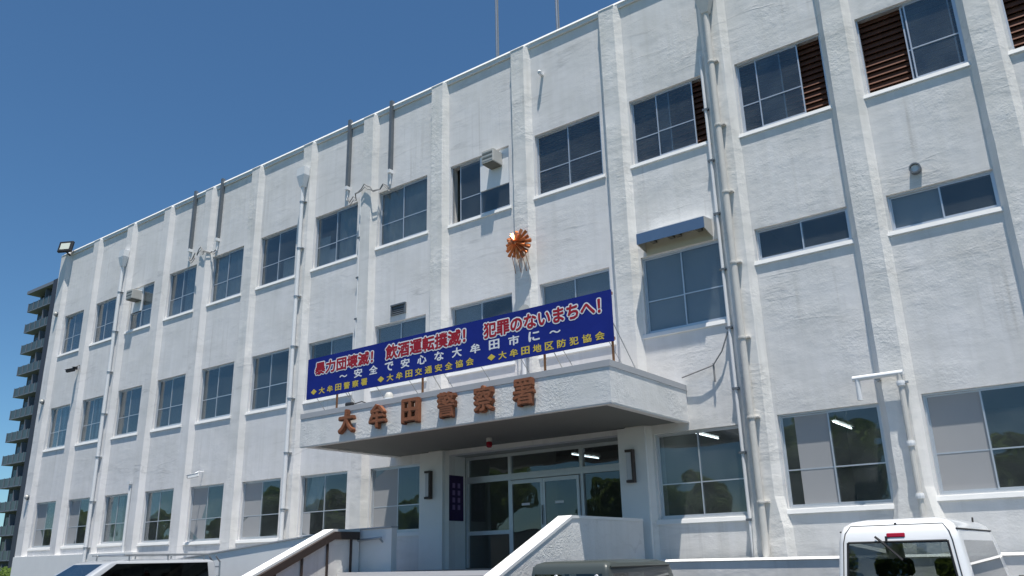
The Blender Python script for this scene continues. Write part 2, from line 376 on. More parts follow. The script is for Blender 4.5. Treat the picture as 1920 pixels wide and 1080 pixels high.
# ------------------------------------------------------------------ windows
YF = .055                                            # face of the window frame
def bars(x0, x1, y0, y1, z0, z1): return box(x0, x1, y0, y1, z0, z1)
def folds(x0, x1, z0, z1, y, n, amp, seed, skew=0):
    rnd = random.Random(seed); N = max(6, int((x1-x0)*26)); v, f = [], []
    for i in range(N+1):
        t = i/N; x = x0+(x1-x0)*t
        yy = y + amp*(math.sin(t*n*math.pi*2+seed)*.6 + math.sin(t*n*2.7*math.pi+seed*2)*.4)
        v += [(x, yy, z0), (x+skew, yy, z1)]
    for i in range(N): f.append((2*i, 2*i+2, 2*i+3, 2*i+1))
    return v, f
TR = random.Random(31)
def window(k, fl, sashes=None, mid=.40, fill=(), frame='alu', sill=True, louver=False, board=None):
    x0, x1 = XL[k], XR[k]; z0, z1 = ((B1, T1), (B2, T2), (B3, T3))[fl-1][0][k], ((B1, T1), (B2, T2), (B3, T3))[fl-1][1][k]
    t = .03
    wo = mk('window', join(bars(x0+.001, x1-.001, YF, YF+.07, z0+.001, z0+t), bars(x0+.001, x1-.001, YF, YF+.07, z1-t, z1-.001),
                           bars(x0+.001, x0+t, YF, YF+.07, z0+t+.001, z1-t-.001), bars(x1-t, x1-.001, YF, YF+.07, z0+t+.001, z1-t-.001)), frame, stn)
    W = x1-x0; H = z1-z0; s = .024
    if sashes is None: sashes = [(0, .51, 0), (.49, 1, 1)]
    for a, b, lay in sashes:
        xa, xb = x0+t+(W-2*t)*a, x0+t+(W-2*t)*b
        y = YF+.012+.026*(1-lay); zb, zt = z0+t+.002, z1-t-.002
        parts = [bars(xa, xa+s, y, y+.022, zb, zt), bars(xb-s, xb, y, y+.022, zb, zt), bars(xa+s, xb-s, y+.001, y+.021, zb, zb+s*1.4), bars(xa+s, xb-s, y+.001, y+.021, zt-s, zt)]
        zm = None
        if mid:
            zm = z0+H*mid; parts.append(bars(xa+s, xb-s, y+.002, y+.02, zm-.011, zm+.011))
        mk('sash', join(*parts), frame, wo)
        for c, d in (((zb+s, zm-.01), (zm+.01, zt-s)) if zm else ((zb+s, zt-s),)):
            pv, pf = box(xa+s*.6, xb-s*.6, y+.008, y+.013, c, d); e1, e2 = TR.uniform(-.0035, .0035), TR.uniform(-.003, .003)
            mk('pane', ([(p[0], p[1]+e1*(1 if p[0] > xa+.1 else -1)+e2*(1 if p[2] > c+.05 else -1), p[2]) for p in pv], pf), 'glass', wo)
    if sill:
        mk('sill', prismx([(-.030, z0-.095), (-.034, z0-.085), (-.021, z0-.014), (YF-.001, z0-.002), (YF-.001, z0-.095)], x0-.10, x1+.06), 'trim', wo)
    yb = YF+.075
    for it in fill:                                   # (kind, a, b, za, zb)
        kd, a, b, c, d = it[:5]
        xa, xb, za, zb_ = x0+W*a, x0+W*b, z0+H*c, z0+H*d
        if kd == 'film': mk('blind', box(xa, xb, YF+.073, YF+.078, za+t, zb_-t*.5), 'film', wo)
        elif kd == 'frost': mk('frosted_panel', box(xa+.04, xb-.02, YF+.0435, YF+.0455, za+t+.03, zb_-t*.5-.03), 'frost', wo)
        elif kd == 'curtain': mk('curtain', folds(xa, xb, za+.02, zb_, yb+.05, 5*(b-a)+2, .018, k+fl, it[5] if len(it) > 5 else 0), 'curtain', wo, smooth=60)
        elif kd == 'board': mk('infill_board', box(xa, xb, YF-.004, YF+.006, za, zb_), 'board', wo)
    if louver:
        n = int(H/.118); y = .16
        for i in range(n):
            z = z0+.015+i*H/n
            mk('slat', prismx([(y, z), (y+.02, z), (y+.085, z+.125), (y+.065, z+.125)], x0+.005, x1-.005), 'slat', wo)
    return wo
C_ = 'curtain'; F_ = 'film'
w3 = {0: {}, 1: {}, 2: dict(fill=[(C_, .5, 1, 0, 1), ('board', .04, .5, .42, .98)]), 3: dict(fill=[(C_, .52, 1, 0, 1), (F_, .05, .45, 0, .38)]),
      4: dict(fill=[(C_, .02, .98, 0, 1)]), 5: dict(fill=[(C_, .55, .95, 0, .42)]), 6: dict(fill=[(C_, .5, 1, 0, 1), (C_, .0, .28, 0, .6), (F_, .3, .5, 0, .32)]),
      7: dict(fill=[(C_, .0, 1, 0, 1)]), 8: dict(fill=[('board', .5, .985, .40, .985)], sashes=[(.12, .52, 0), (.49, 1, 1)]),
      9: dict(louver=True), 10: dict(louver=True, sashes=[(0, .52, 0), (.34, .85, 1)]), 11: dict(louver=True, sashes=[(0, .52, 0), (.22, .74, 1)]),
      12: dict(louver=True, sashes=[(.46, .95, 0), (.50, 1, 1)]), 13: dict(louver=True, sashes=[(.46, .98, 0), (.5, 1, 1)]), 14: dict(louver=True)}
w2 = {0: dict(fill=[(C_, 0, .35, 0, 1), (C_, .5, .6, 0, 1)]), 1: dict(fill=[(C_, .3, .5, 0, 1), (C_, .6, .7, 0, 1)]), 2: {}, 3: {}, 4: {}, 5: {},
      6: dict(fill=[(F_, .5, 1, 0, 1)]), 7: dict(fill=[(F_, 0, 1, 0, 1)]), 8: dict(fill=[(F_, 0, .5, .3, 1)]), 9: dict(fill=[(F_, 0, 1, 0, 1)]),
      10: dict(fill=[(F_, .0, 1, 0, 1)], mid=.42), 11: dict(mid=None, fill=[]), 12: dict(mid=None, fill=[(F_, 0, .5, 0, 1)]), 13: dict(mid=None, fill=[(F_, 0, .5, 0, 1)]), 14: dict(mid=None)}
w1 = {0: dict(fill=[('frost', 0, .5, 0, 1)]), 1: dict(fill=[('frost', 0, .5, 0, 1)]), 2: dict(fill=[(C_, .05, .6, 0, 1)]), 3: dict(fill=[(C_, .0, .42, .45, 1, .06)]),
      4: dict(fill=[('frost', 0, .5, 0, 1)]), 5: dict(fill=[('frost', 0, .5, 0, 1)]), 6: dict(fill=[(C_, 0, .3, .4, 1, .25), ('frost', 0, .2, 0, .42)]), 7: dict(fill=[('frost', 0, .5, 0, 1)]),
      10: dict(fill=[]), 11: dict(fill=[('frost', .13, .5, 0, 1)]), 12: dict(fill=[('frost', 0, .5, 0, 1)]), 13: dict(fill=[('frost', 0, .5, 0, 1)]), 14: dict(fill=[('frost', 0, .5, 0, 1)])}
for fl, ws in ((1, w1), (2, w2), (3, w3)):
    for k, kw in ws.items(): window(k, fl, **kw)

# ------------------------------------------------------------------ entrance: piers, glazed screen, doors
mk('pier', box(19.23, 19.925, -.16, .64, 1.33, 3.878), 'trim', stn)
mk('pier', box(24.47, 25.06, -.16, .64, 1.33, 3.878), 'trim', stn)
YG = .66; ex0, ex1, ez0, ez1 = 19.93, 24.46, 1.345, 3.79
xm = [21.20, 23.09]
fr = [box(ex0, ex1, YG, YG+.10, ez1-.07, ez1), box(ex0, ex1, YG-.01, YG+.11, 3.19, 3.33), box(ex0, ex0+.07, YG, YG+.10, ez0, ez1-.071), box(ex1-.07, ex1, YG, YG+.10, ez0, ez1-.071)]
for x in xm: fr += [box(x-.04, x+.04, YG, YG+.10, ez0, 3.189), box(x-.04, x+.04, YG, YG+.10, 3.331, ez1-.071)]
ent = mk('entrance_screen', join(*fr), 'alu', stn)
cx = [ex0+.07, xm[0]-.04, xm[0]+.04, xm[1]-.04, xm[1]+.04, ex1-.07]
for a, b in ((0, 1), (2, 3), (4, 5)): mk('pane', box(cx[a], cx[b], YG+.045, YG+.052, 3.335, ez1-.072), 'dglass', ent)
for a, b in ((0, 1), (4, 5)):
    mk('pane', box(cx[a], cx[b], YG+.045, YG+.052, 2.13, 3.188), 'dglass', ent); mk('pane', box(cx[a], cx[b], YG+.045, YG+.052, ez0, 2.04), 'dglass', ent)
    mk('rail', box(cx[a], cx[b], YG+.01, YG+.09, 2.042, 2.128), 'alu', ent)
xc = 22.12
for a, b in ((cx[2]+.005, xc-.004), (xc+.004, cx[3]-.005)):
    d = mk('sliding_door', join(box(a, a+.055, YG-.05, YG-.015, ez0+.01, 3.17), box(b-.055, b, YG-.05, YG-.015, ez0+.01, 3.17),
                                 box(a+.056, b-.056, YG-.049, YG-.016, 3.09, 3.17), box(a+.056, b-.056, YG-.049, YG-.016, ez0+.01, ez0+.12)), 'alu', stn)
    mk('pane', box(a+.05, b-.05, YG-.036, YG-.03, ez0+.12, 3.09), 'dglass', d)
    mk('handle', box((b if a < 22 else a)-.02, (b if a < 22 else a)+.012, YG-.08, YG-.055, 2.2, 2.6), 'steel', d)
    mk('notice', box(a+.3, a+.52, YG-.037, YG-.0365, 2.62, 2.67), 'white', d)
mk('vestibule_wall', box(ex0-.25, ex0-.02, .645, 4.5, 1.30, 4.28), 'room', stn)
mk('vestibule_ceiling', box(19.7, 24.69, .285, .80, 3.797, 4.27), 'room', stn)
mk('counter', box(20.5, 23.9, 3.6, 4.2, 1.31, 2.35), 'room', stn)

# ------------------------------------------------------------------ canopy with raised characters
CX0, CX1, CY, CZ0, CZ1 = 18.27, 25.93, -2.88, 3.88, 4.58
can = mk('canopy', join(box(CX0, CX1, CY, CY+.22, CZ0, CZ1-.11), box(CX0, CX0+.22, CY+.221, -.002, CZ0, CZ1-.11), box(CX1-.22, CX1, CY+.221, -.002, CZ0, CZ1-.11)), 'fascia', stn)
mk('edge_band', join(box(CX0-.012, CX1+.012, CY-.012, CY+.23, CZ1-.108, CZ1), box(CX0-.012, CX0+.23, CY+.232, -.002, CZ1-.108, CZ1), box(CX1-.23, CX1+.012, CY+.232, -.002, CZ1-.108, CZ1)), 'band', can)
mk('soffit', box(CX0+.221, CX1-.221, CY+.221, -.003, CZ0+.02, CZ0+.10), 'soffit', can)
mk('canopy_roof', box(CX0+.23, CX1-.23, CY+.233, -.003, CZ1-.25, CZ1-.06), 'concrete', can)
mk('drip_edge', join(box(CX0+.01, CX1-.01, CY+.01, CY+.06, CZ0-.02, CZ0-.001), box(CX1-.06, CX1-.01, CY+.061, -.005, CZ0-.02, CZ0-.001)), 'trim', can)
def text_mesh(s, extrude=0, offset=0, bevel=0):
    cu = bpy.data.curves.new('txt', 'FONT'); cu.body = s; cu.size = 1; cu.extrude = extrude; cu.offset = offset; cu.resolution_u = 3
    cu.align_x = 'LEFT'
    ob = bpy.data.objects.new('txt', cu); COL.objects.link(ob)
    bpy.context.view_layer.update()
    me = bpy.data.meshes.new_from_object(ob.evaluated_get(bpy.context.evaluated_depsgraph_get()))
    v = [tuple(p.co) for p in me.vertices]; f = [tuple(p.vertices) for p in me.polygons]
    bpy.data.objects.remove(ob); bpy.data.curves.remove(cu); bpy.data.meshes.remove(me)
    return v, f
def bold(s, r, n, extrude=0, step=.00012):
    base = text_mesh(s, extrude)
    out = [base]
    for i in range(n):
        a = 2*math.pi*i/n
        out.append(([(p[0]+r*math.cos(a), p[1]+r*math.sin(a), p[2]-(i+1)*step) for p in base[0]], base[1]))
    return join(*out)
def fit(vf, x0, x1, z0, z1, y, depth=None, ref=None):
    v, f = vf; rv = ref or v
    ax, bx = min(p[0] for p in rv), max(p[0] for p in rv); ay, by = min(p[1] for p in rv), max(p[1] for p in rv)
    az, bz = min(p[2] for p in v), max(p[2] for p in v)
    sx, sz = (x1-x0)/(bx-ax), (z1-z0)/(by-ay); sd = (depth/(bz-az) if depth else 1)
    return [(x0+(p[0]-ax)*sx, y-(p[2]-az)*sd, z0+(p[1]-ay)*sz) for p in v], f
for ch, xc_ in zip('大牟田警察署', (19.80, 20.69, 21.58, 22.49, 23.37, 24.25)):
    mk('raised_character', fit(bold(ch, .054, 10, .1, .004), xc_-.225, xc_+.225, 4.005, 4.49, CY-.02, .10), 'copper', can)

# ------------------------------------------------------------------ banner board on the canopy
BY = -2.58; bx0, bx1, bz0, bz1 = 18.04, 25.87, 4.965, 5.875
ban = empty('slogan_banner', (22, BY, CZ1), 'long blue slogan board with red, white and yellow writing standing on the canopy', 'sign')
mk('board', box(bx0, bx1, BY, BY+.03, bz0, bz1), 'blue', ban)
mk('back_frame', join(box(bx0, bx1, BY+.031, BY+.07, bz0+.03, bz0+.08), box(bx0, bx1, BY+.031, BY+.07, bz1-.08, bz1-.03)), 'rust', ban)
for x in (18.95, 21.45, 24.4, 25.80):
    mk('post', box(x-.016, x+.016, BY+.072, BY+.105, CZ1-.05, bz1-.05), 'rust', ban)
    mk('brace', tube([(x, BY+.1, bz0+.4), (x, BY+.95, CZ1-.05)], .010, 6), 'steel', ban)
for i in range(9):
    x = 18.3+i*.93; mk('tie_wire', tube([(x, BY+.06, bz0+.03), (x+.06, BY+.5, CZ1-.05)], .007, 5), 'steel', ban)
bold_ = bold
def rowtext(s, x0, x1, z0, z1, m, bold, outline=False):
    vf = bold_(s, .04 if outline else .03, 8)
    if outline:
        ov = bold_(s, .115, 14)
        mk('lettering', fit(ov, x0, x1, z0, z1, BY-.0025, None, vf[0]), 'white', ban)
    mk('lettering', fit(vf, x0, x1, z0, z1, BY-.0045 if outline else BY-.002), m, ban)
rowtext('暴力団壊滅！', 18.29, 20.12, 5.47, 5.76, 'red', .022, True)
rowtext('飲酒運転撲滅！', 20.48, 22.64, 5.475, 5.79, 'red', .022, True)
rowtext('犯罪のないまちへ！', 23.08, 25.66, 5.475, 5.78, 'red', .022, True)
s2 = '～安全で安心な大牟田市に～'; n2 = len(s2)
for i, ch in enumerate(s2):
    xc_ = 19.22+(24.70-19.22)*i/(n2-1)
    if ch == '～': rowtext(ch, xc_-.12, xc_+.12, 5.30, 5.36, 'white', .02)
    else: rowtext(ch, xc_-.125, xc_+.125, 5.235, 5.425, 'white', .02)
def spaced(s, x0, x1, z0, z1, m):
    n = len(s); p = (x1-x0)/n
    for i, ch in enumerate(s):
        rowtext(ch, x0+p*(i+.14), x0+p*(i+.86), z0+(.012 if ch == '◆' else 0), z1-(.012 if ch == '◆' else 0), m, .02)
spaced('◆大牟田警察署', 18.15, 20.0, 5.035, 5.185, 'yellow')
spaced('◆大牟田交通安全協会', 20.23, 22.87, 5.02, 5.17, 'yellow')
spaced('◆大牟田地区防犯協会', 23.13, 25.74, 5.02, 5.17, 'yellow')

# ------------------------------------------------------------------ emblem
ec = Vector((22.31, -.35, 8.27))
em = empty('wall_emblem', (22.31, -.15, 7.9), 'copper sunburst emblem fixed high on the pilaster above the entrance', 'emblem')
mk('mount', lathe([(.05, -.15), (.05, -.36)], (ec.x, 0, ec.z), 'Y', 10), 'steel', em)
mk('centre', lathe([(.10, .05), (.11, -.02), (.09, -.07), (.05, -.095), (.01, -.10)], ec, 'Y', 14), 'emblem', em, smooth=True)
for lay, cnt, l0, l1, hw, y0, y1 in ((0, 15, .355, .32, .055, -.03, .05), (1, 10, .245, .215, .05, -.085, -.03)):
    for i in range(cnt):
        a = 2*math.pi*(i+.35*lay)/cnt+.06; L_ = (l0, l1, l0*.97)[i % 3]*random.uniform(.96, 1.03)
        d = Vector((math.cos(a), 0, math.sin(a))); s = Vector((-math.sin(a), 0, math.cos(a)))
        base = ec + d*.05 + Vector((0, y0, 0)); tip = ec + d*L_ + Vector((0, y1, 0))
        back = Vector((0, .05, 0)); ridge = Vector((0, -.05, 0))
        v = [base-s*hw*.4, base+s*hw*.4, base+ridge, tip-s*hw, tip+s*hw, tip+d*.02+ridge*.9, base+back, tip+back*.6]
        mk('ray', ([tuple(p) for p in v], [(0, 3, 5, 2), (1, 2, 5, 4), (3, 4, 5), (0, 2, 1), (0, 6, 7, 3), (1, 4, 7, 6), (3, 7, 4), (0, 1, 6)]), 'emblem', em)
for dx in (-.2, -.05, .1, .2): mk('stay_rod', tube([(ec.x+dx, -.16, ec.z-.62), (ec.x+dx*.9, -.33, ec.z-.2)], .008, 5), 'rust', em)

# ------------------------------------------------------------------ downpipes, conduits, ducts
def downpipe(x, ztop, zbot, r, label, hopper=True, m='pipe', y=-.24, wob=0):
    t = empty('downpipe', (x, y, zbot), label, 'downpipe', 'rainwater downpipes')
    mk('pipe', tube([(x, y, zbot), (x, y, ztop)], r, 12), m, t, smooth=True)
    if hopper: mk('hopper', join(box(x-.17, x+.17, y-.12, y+.08, ztop+.25, ztop+.5), ([(x-.17, y-.12, ztop+.25), (x+.17, y-.12, ztop+.25), (x+.17, y+.08, ztop+.25), (x-.17, y+.08, ztop+.25), (x-.07, y-.07, ztop-.1), (x+.07, y-.07, ztop-.1), (x+.07, y+.07, ztop-.1), (x-.07, y+.07, ztop-.1)], [(0, 1, 5, 4), (1, 2, 6, 5), (2, 3, 7, 6), (3, 0, 4, 7), (4, 5, 6, 7)])), m, t)
    z = zbot+.9
    while z < ztop-.2:
        mk('bracket', join(lathe([(r+.012, z), (r+.014, z+.02), (r+.012, z+.045)], (x, y, 0), 'Z', 12), box(x+r*.2, x+r+.07, y+.0, -.152 if abs(y) > .2 else 0, z+.01, z+.035)), 'steel' if m == 'pipew' else m, t)
        z += 1.45
    return t
downpipe(27.22, 12.3, 1.42, .062, 'thick cream downpipe with bands right of the entrance canopy')
downpipe(14.50, 12.15, 1.95, .055, 'white downpipe with a hopper left of the blue slogan board', m='pipew')
downpipe(4.66, 11.95, GZ, .055, 'white downpipe with a hopper nearest the far left corner', m='pipew')
def conduit(pts, r, label, m='steel', clip=True):
    t = empty('conduit', pts[-1], label, 'conduit', 'thin wall conduits')
    mk('pipe', tube(pts, r, 8), m, t)
    if clip:
        z = pts[-1][2]+.6
        while z < pts[0][2]-.2:
            mk('clip', box(pts[0][0]-r-.03, pts[0][0]+r+.03, pts[0][1]-r-.008, pts[0][1]+r+.01, z, z+.04), 'duct', t); z += 1.15
    return t
conduit([(26.93, -.07, 11.4), (26.93, -.07, 1.45)], .03, 'thin white conduit close beside the thick cream downpipe', 'pipew')
conduit([(16.80, -.05, 11.1), (16.80, -.05, 4.7)], .026, 'thin white conduit running down behind the left end of the slogan board', 'pipew')
conduit([(9.30, -.05, 10.6), (9.30, -.05, 1.9)], .026, 'thin grey conduit down the left part of the front wall', 'steel')
pr = ((8.60, 'leftmost of the four dark ducts hanging from the roof edge'), (10.13, 'second dark duct from the left hanging from the roof edge'),
      (16.24, 'third dark duct from the left hanging from the roof edge'), (17.92, 'rightmost of the four dark ducts hanging from the roof edge'))
for x, lb in pr:
    t = empty('cable_duct', (x, -.08, 11.3), lb, 'cable duct', 'dark ducts at the roof edge')
    mk('channel', box(x-.045, x+.045, -.11, -.002, 11.62, 13.72), 'duct', t)
    mk('outlet', join(box(x-.05, x+.05, -.13, -.003, 11.50, 11.60), tube([(x, -.06, 11.50), (x, -.06, 11.18)], .025, 6)), 'pipew', t)
def squiggle(xa, xb, z, label, seed):
    rnd = random.Random(seed); pts = []
    for i in range(15):
        s = i/14; x = xa+(xb-xa)*s; c = (xa+xb)/2
        y = -.06 if abs(x-c) > .36 else -.20
        pts.append((x, y+rnd.uniform(-.02, .0), z-.28*math.sin(s*math.pi)*0+rnd.uniform(-.11, .11)+(.10 if abs(x-c) < .3 else 0)))
    tag(mk('cable', join(tube(pts, .016, 6), tube([(p[0]+.03, p[1]-.012, p[2]-.07-.05*math.sin(j)) for j, p in enumerate(pts)], .012, 6)), 'cable'), label, 'cable', 'cable loops')
squiggle(8.62, 10.12, 11.22, 'loops of grey cable linking the two leftmost dark roof ducts', 1)
squiggle(16.26, 17.9, 11.18, 'loops of grey cable linking the two rightmost dark roof ducts', 2)
tag(mk('vent_stack', join(tube([(6.70, -.10, GZ), (6.70, -.10, 4.05)], .05, 10), box(6.63, 6.77, -.18, -.03, 4.05, 4.14)), 'pipew', smooth=True), 'short white stack pipe on the ground floor wall at left', 'pipe')
# tee-shaped white pipe
t = empty('wall_pipe', (29.7, -.25, 2.0), 'white tee shaped pipe between ground floor windows above the white van', 'pipe')
mk('crossbar', tube([(29.02, -.27, 4.21), (29.80, -.27, 4.21)], .045, 10), 'pipew', t)
mk('stub', tube([(29.09, -.27, 4.21), (29.09, -.27, 3.85)], .04, 10), 'pipew', t)
mk('pipe', tube([(29.74, -.27, 4.21), (29.74, -.27, 2.0)], .045, 10), 'pipe', t)
for z in (2.25, 3.05, 4.0): mk('joint', lathe([(.062, z), (.066, z+.04), (.062, z+.08)], (29.74, -.27, 0), 'Z', 10), 'pipew', t)
mk('bracket', join(box(29.36, 29.44, -.26, -.04, 4.15, 4.18), box(29.76, 29.84, -.22, -.152, 4.05, 4.08)), 'steel', t)

# ------------------------------------------------------------------ small wall fixtures
def ac(x, z, label, wid=.36, dep=.32, hh=.34):
    t = empty('air_conditioner', (x, 0, z), label, 'air conditioner', 'window air conditioners')
    mk('casing', box(x-wid/2, x+wid/2, -dep, .05, z, z+hh, .012), 'acbox', t)
    mk('underside', box(x-wid/2+.02, x+wid/2-.02, -dep+.02, .04, z-.02, z-.001), 'acdark', t)
    for i in range(5): mk('grille_slat', box(x-wid/2+.03, x+wid/2-.03, -dep-.006, -dep+.001, z+.05+i*.055, z+.075+i*.055), 'acdark' if i % 2 else 'acbox', t)
ac(21.46, 10.60, 'grey window air conditioner high above the sunburst emblem')
ac(5.50, 10.44, 'grey window air conditioner in the top floor window near the far left end', .40)
t = empty('window_hood', (26.05, 0, 7.36), 'blue faced steel hood over the first floor window right of the slogan board', 'hood')
mk('top_sheet', prismx([(-.001, 7.78), (-.40, 7.72), (-.40, 7.705), (-.001, 7.765)], 25.32, 26.78), 'pipew', t)
mk('front_sheet', box(25.32, 26.78, -.40, -.385, 7.48, 7.704), 'hood', t)
for x in (25.32, 26.766): mk('side_sheet', prismx([(-.001, 7.76), (-.384, 7.70), (-.384, 7.48), (-.001, 7.40)], x, x+.014), 'acbox', t)
mk('back_sheet', box(25.335, 26.765, -.03, -.003, 7.35, 7.70), 'hoodin', t)
for x in (25.55, 25.95, 26.1, 26.55): mk('roller_bracket', box(x-.05, x+.05, -.30, -.031, 7.56, 7.63), 'acdark', t)
tag(mk('wall_vent', join(box(18.05, 18.56, -.06, -.002, 7.70, 7.74), box(18.05, 18.09, -.05, -.002, 7.46, 7.70), box(18.52, 18.56, -.05, -.002, 7.46, 7.70), *[prismx([(-.03, z), (-.04, z-.03), (-.002, z), (-.002, z+.012)], 18.09, 18.52) for z in (7.5, 7.55, 7.6, 7.65)], box(18.09, 18.52, -.0015, -.0005, 7.46, 7.70)), 'duct'), 'small louvred vent above a window behind the slogan board', 'vent')
rv = join(lathe([(.07, -.10), (.095, -.10), (.095, .0), (.07, .0)], (30.50, 0, 7.68), 'Y', 16))
t = empty('vent_pipe', (30.5, 0, 7.6), 'short round vent pipe end above the narrow window at far right', 'vent')
mk('sleeve', (rv[0], rv[1][:-2]), 'duct', t, smooth=True); mk('flap', lathe([(.069, -.07), (.069, -.06)], (30.5, 0, 7.68), 'Y', 14), 'pipew', t)
tag(mk('wall_bracket', join(box(22.90, 22.97, -.12, -.001, 12.55, 12.60), lathe([(.03, 12.54), (.05, 12.60), (.03, 12.64)], (22.935, -.13, 0), 'Z', 8)), 'pipew'), 'tiny white bracket high on the wall right of the emblem', 'bracket')
t = empty('floodlight', (.10, -.1, 13.45), 'black framed floodlight on the far left roof corner', 'floodlight')
fm = Matrix.Translation((.10, -.30, 13.72)) @ Matrix.Rotation(R(28), 4, 'Z') @ Matrix.Rotation(R(-12), 4, 'X')
def xf(vf, m): return [tuple(m @ Vector(p)) for p in vf[0]], vf[1]
mk('housing', xf(box(-.30, .30, -.06, .06, -.24, .24, .02), fm), 'black', t); mk('lens', xf(box(-.20, .20, -.066, -.0605, -.14, .14), fm), 'floodlens', t)
mk('bracket', tube([(.10, -.25, 13.52), (.05, -.02, 13.40), (.05, .0, 13.2)], .03, 6), 'black', t)
def cctv(x, y, z, label, m='black', L_=.26, yaw=-50):
    t = empty('security_camera', (x, 0, z), label, 'camera', 'security cameras')
    mm = Matrix.Translation((x, y, z)) @ Matrix.Rotation(R(yaw), 4, 'Z') @ Matrix.Rotation(R(12), 4, 'X')
    mk('body', xf(box(-.05, .05, -L_/2, L_/2, -.05, .05, .012), mm), m, t); mk('hood', xf(box(-.058, .058, -L_/2-.03, L_/2, .052, .062), mm), m, t)
    mk('lens', xf(lathe([(.035, -L_/2-.012), (.03, -L_/2)], (0, 0, 0), 'Y', 10), mm), 'black', t)
    mk('arm', tube([(x, y, z+.05), (x+.02, y*.5, z+.14), (x+.02, -.002, z+.14)], .016, 6), m, t)
cctv(2.0, -.30, 8.42, 'dark security camera on the wall below the top floor near the left end', 'black', .3)
cctv(2.32, -.30, 8.45, 'second dark security camera right beside its twin near the left end', 'black', .22, 40)
cctv(10.42, -.30, 4.02, 'white security camera above a ground floor window at left', 'pipew', .32)
def dome(x, z, label):
    t = empty('junction_lamp', (x, -.15, z), label, 'lamp', 'small round wall fixtures')
    mk('base', lathe([(.10, -.151), (.10, -.20)], (x, 0, z), 'Y', 12), 'duct', t); mk('cover', lathe([(.085, -.201), (.07, -.26), (.02, -.285)], (x, 0, z), 'Y', 12), 'acbox', t, smooth=True)
for z, lb in ((4.05, 'small round fixture on the far left corner above the ground floor window'), (7.55, 'small round fixture on the far left corner above the first floor window'), (11.0, 'small round fixture on the far left corner above the top floor window')): dome(-.1, z, lb)
tag(mk('wall_cable', tube([(2.2, -.05, 8.4), (2.18, -.03, 7.6), (2.24, -.03, 7.2)], .018, 6), 'cable'), 'black cable hanging from the dark security cameras', 'cable')
tag(mk('sagging_cable', join(tube([(25.9, -.08, 4.72), (26.3, -.10, 4.80), (26.55, -.09, 4.86), (26.75, -.09, 5.1), (26.90, -.08, 5.45)], .014, 6), tube([(26.55, -.07, 4.90), (26.55, -.07, 4.55)], .018, 6)), 'cable'), 'thin cable curving from the canopy end up to the wall conduit', 'cable')

# lamps on the piers
for x, lb in ((19.55, 'white wall lamp in a dark bracket on the left entrance pier'), (24.74, 'white wall lamp in a dark bracket on the right entrance pier')):
    t = empty('wall_lamp', (x, -.16, 2.83), lb, 'wall lamp', 'wall lamps beside the entrance')
    mk('diffuser', box(x-.07, x+.05, -.25, -.163, 2.89, 3.41, .01), 'lampw', t)
    mk('bracket', join(box(x-.075, x+.085, -.27, -.161, 3.412, 3.46), box(x-.075, x+.085, -.27, -.161, 2.84, 2.888), box(x+.052, x+.085, -.27, -.161, 2.889, 3.411)), 'railb', t)
t = empty('red_lamp', (21.9, -.95, 3.72), 'red lamp hanging under the entrance canopy', 'lamp')
mk('lens', lathe([(.03, 3.70), (.06, 3.72), (.065, 3.79), (.05, 3.82)], (21.9, -.95, 0), 'Z', 14), 'redlamp', t, smooth=True)
mk('base', lathe([(.06, 3.821), (.06, 3.898)], (21.9, -.95, 0), 'Z', 12), 'acbox', t)
t = empty('notice_panel', (19.93, .3, 2.35), 'tall purple notice with pale lettering on the left side of the entrance', 'sign')
mk('panel', box(19.927, 19.94, .05, .56, 2.36, 3.36), 'purple', t)
for yy in (.22, .40):
    for z in (2.6, 2.76, 2.92, 3.08): mk('print', box(19.9402, 19.9412, yy-.045, yy+.045, z, z+.11), 'palep', t)
# things on the canopy roof
t = empty('dome_camera', (22.9, -.9, CZ1), 'small white dome camera on the canopy under the slogan board', 'camera')
x, y, z = 20.75, -2.72, CZ1
t.location = (x, y, z); WL[t.name] = Vector((x, y, z))
mk('base', lathe([(.10, z), (.10, z+.05)], (x, y, 0), 'Z', 12), 'pipew', t); mk('dome', lathe([(.095, z+.051), (.085, z+.12), (.05, z+.165), (.01, z+.175)], (x, y, 0), 'Z', 12), 'acbox', t, smooth=True)
t = empty('spotlight', (19.62, -2.7, CZ1), 'small black spotlight lying on the canopy edge under the board', 'spotlight')
mk('body', xf(lathe([(.03, -.11), (.05, -.1), (.045, .08), (.02, .1)], (0, 0, 0), 'X', 10), Matrix.Translation((19.62, -2.72, CZ1+.07))), 'black', t, smooth=True)
mk('foot', box(19.60, 19.64, -2.74, -2.70, CZ1, CZ1+.04), 'black', t); mk('lead', tube([(19.72, -2.72, CZ1+.06), (19.95, -2.70, CZ1+.09), (20.15, -2.66, CZ1+.01)], .012, 5), 'black', t)
t = empty('siren_horn', (22.45, -.2, 5.9), 'white round horn on the pilaster just above the slogan board', 'horn')
mk('bell', lathe([(.16, -.42), (.10, -.36), (.05, -.25), (.05, -.152)], (22.50, 0, 6.62), 'Y', 14), 'acbox', t, smooth=True)
mk('stem', tube([(22.32, -.22, 5.2), (22.32, -.22, 6.55)], .05, 8), 'pipew', t)
# antenna masts on the roof
for x, lb in ((20.08, 'thin left antenna mast rising above the roof edge'), (22.18, 'thin right antenna mast rising above the roof edge')):
    t = empty('antenna_mast', (x, 2.0, 13.2), lb, 'mast', 'antenna masts on the roof')
    mk('pole', tube([(x, 2, 13.2), (x, 2, 19)], .055, 8), 'steel', t); mk('upper_pole', tube([(x, 2, 19), (x, 2, 23)], .035, 8), 'steel', t)
    mk('base_plate', box(x-.2, x+.2, 1.8, 2.2, 13.201, 13.23), 'steel', t); mk('cable', tube([(x+.08, 1.93, 13.2), (x+.075, 1.93, 21)], .015, 5), 'cable', t)
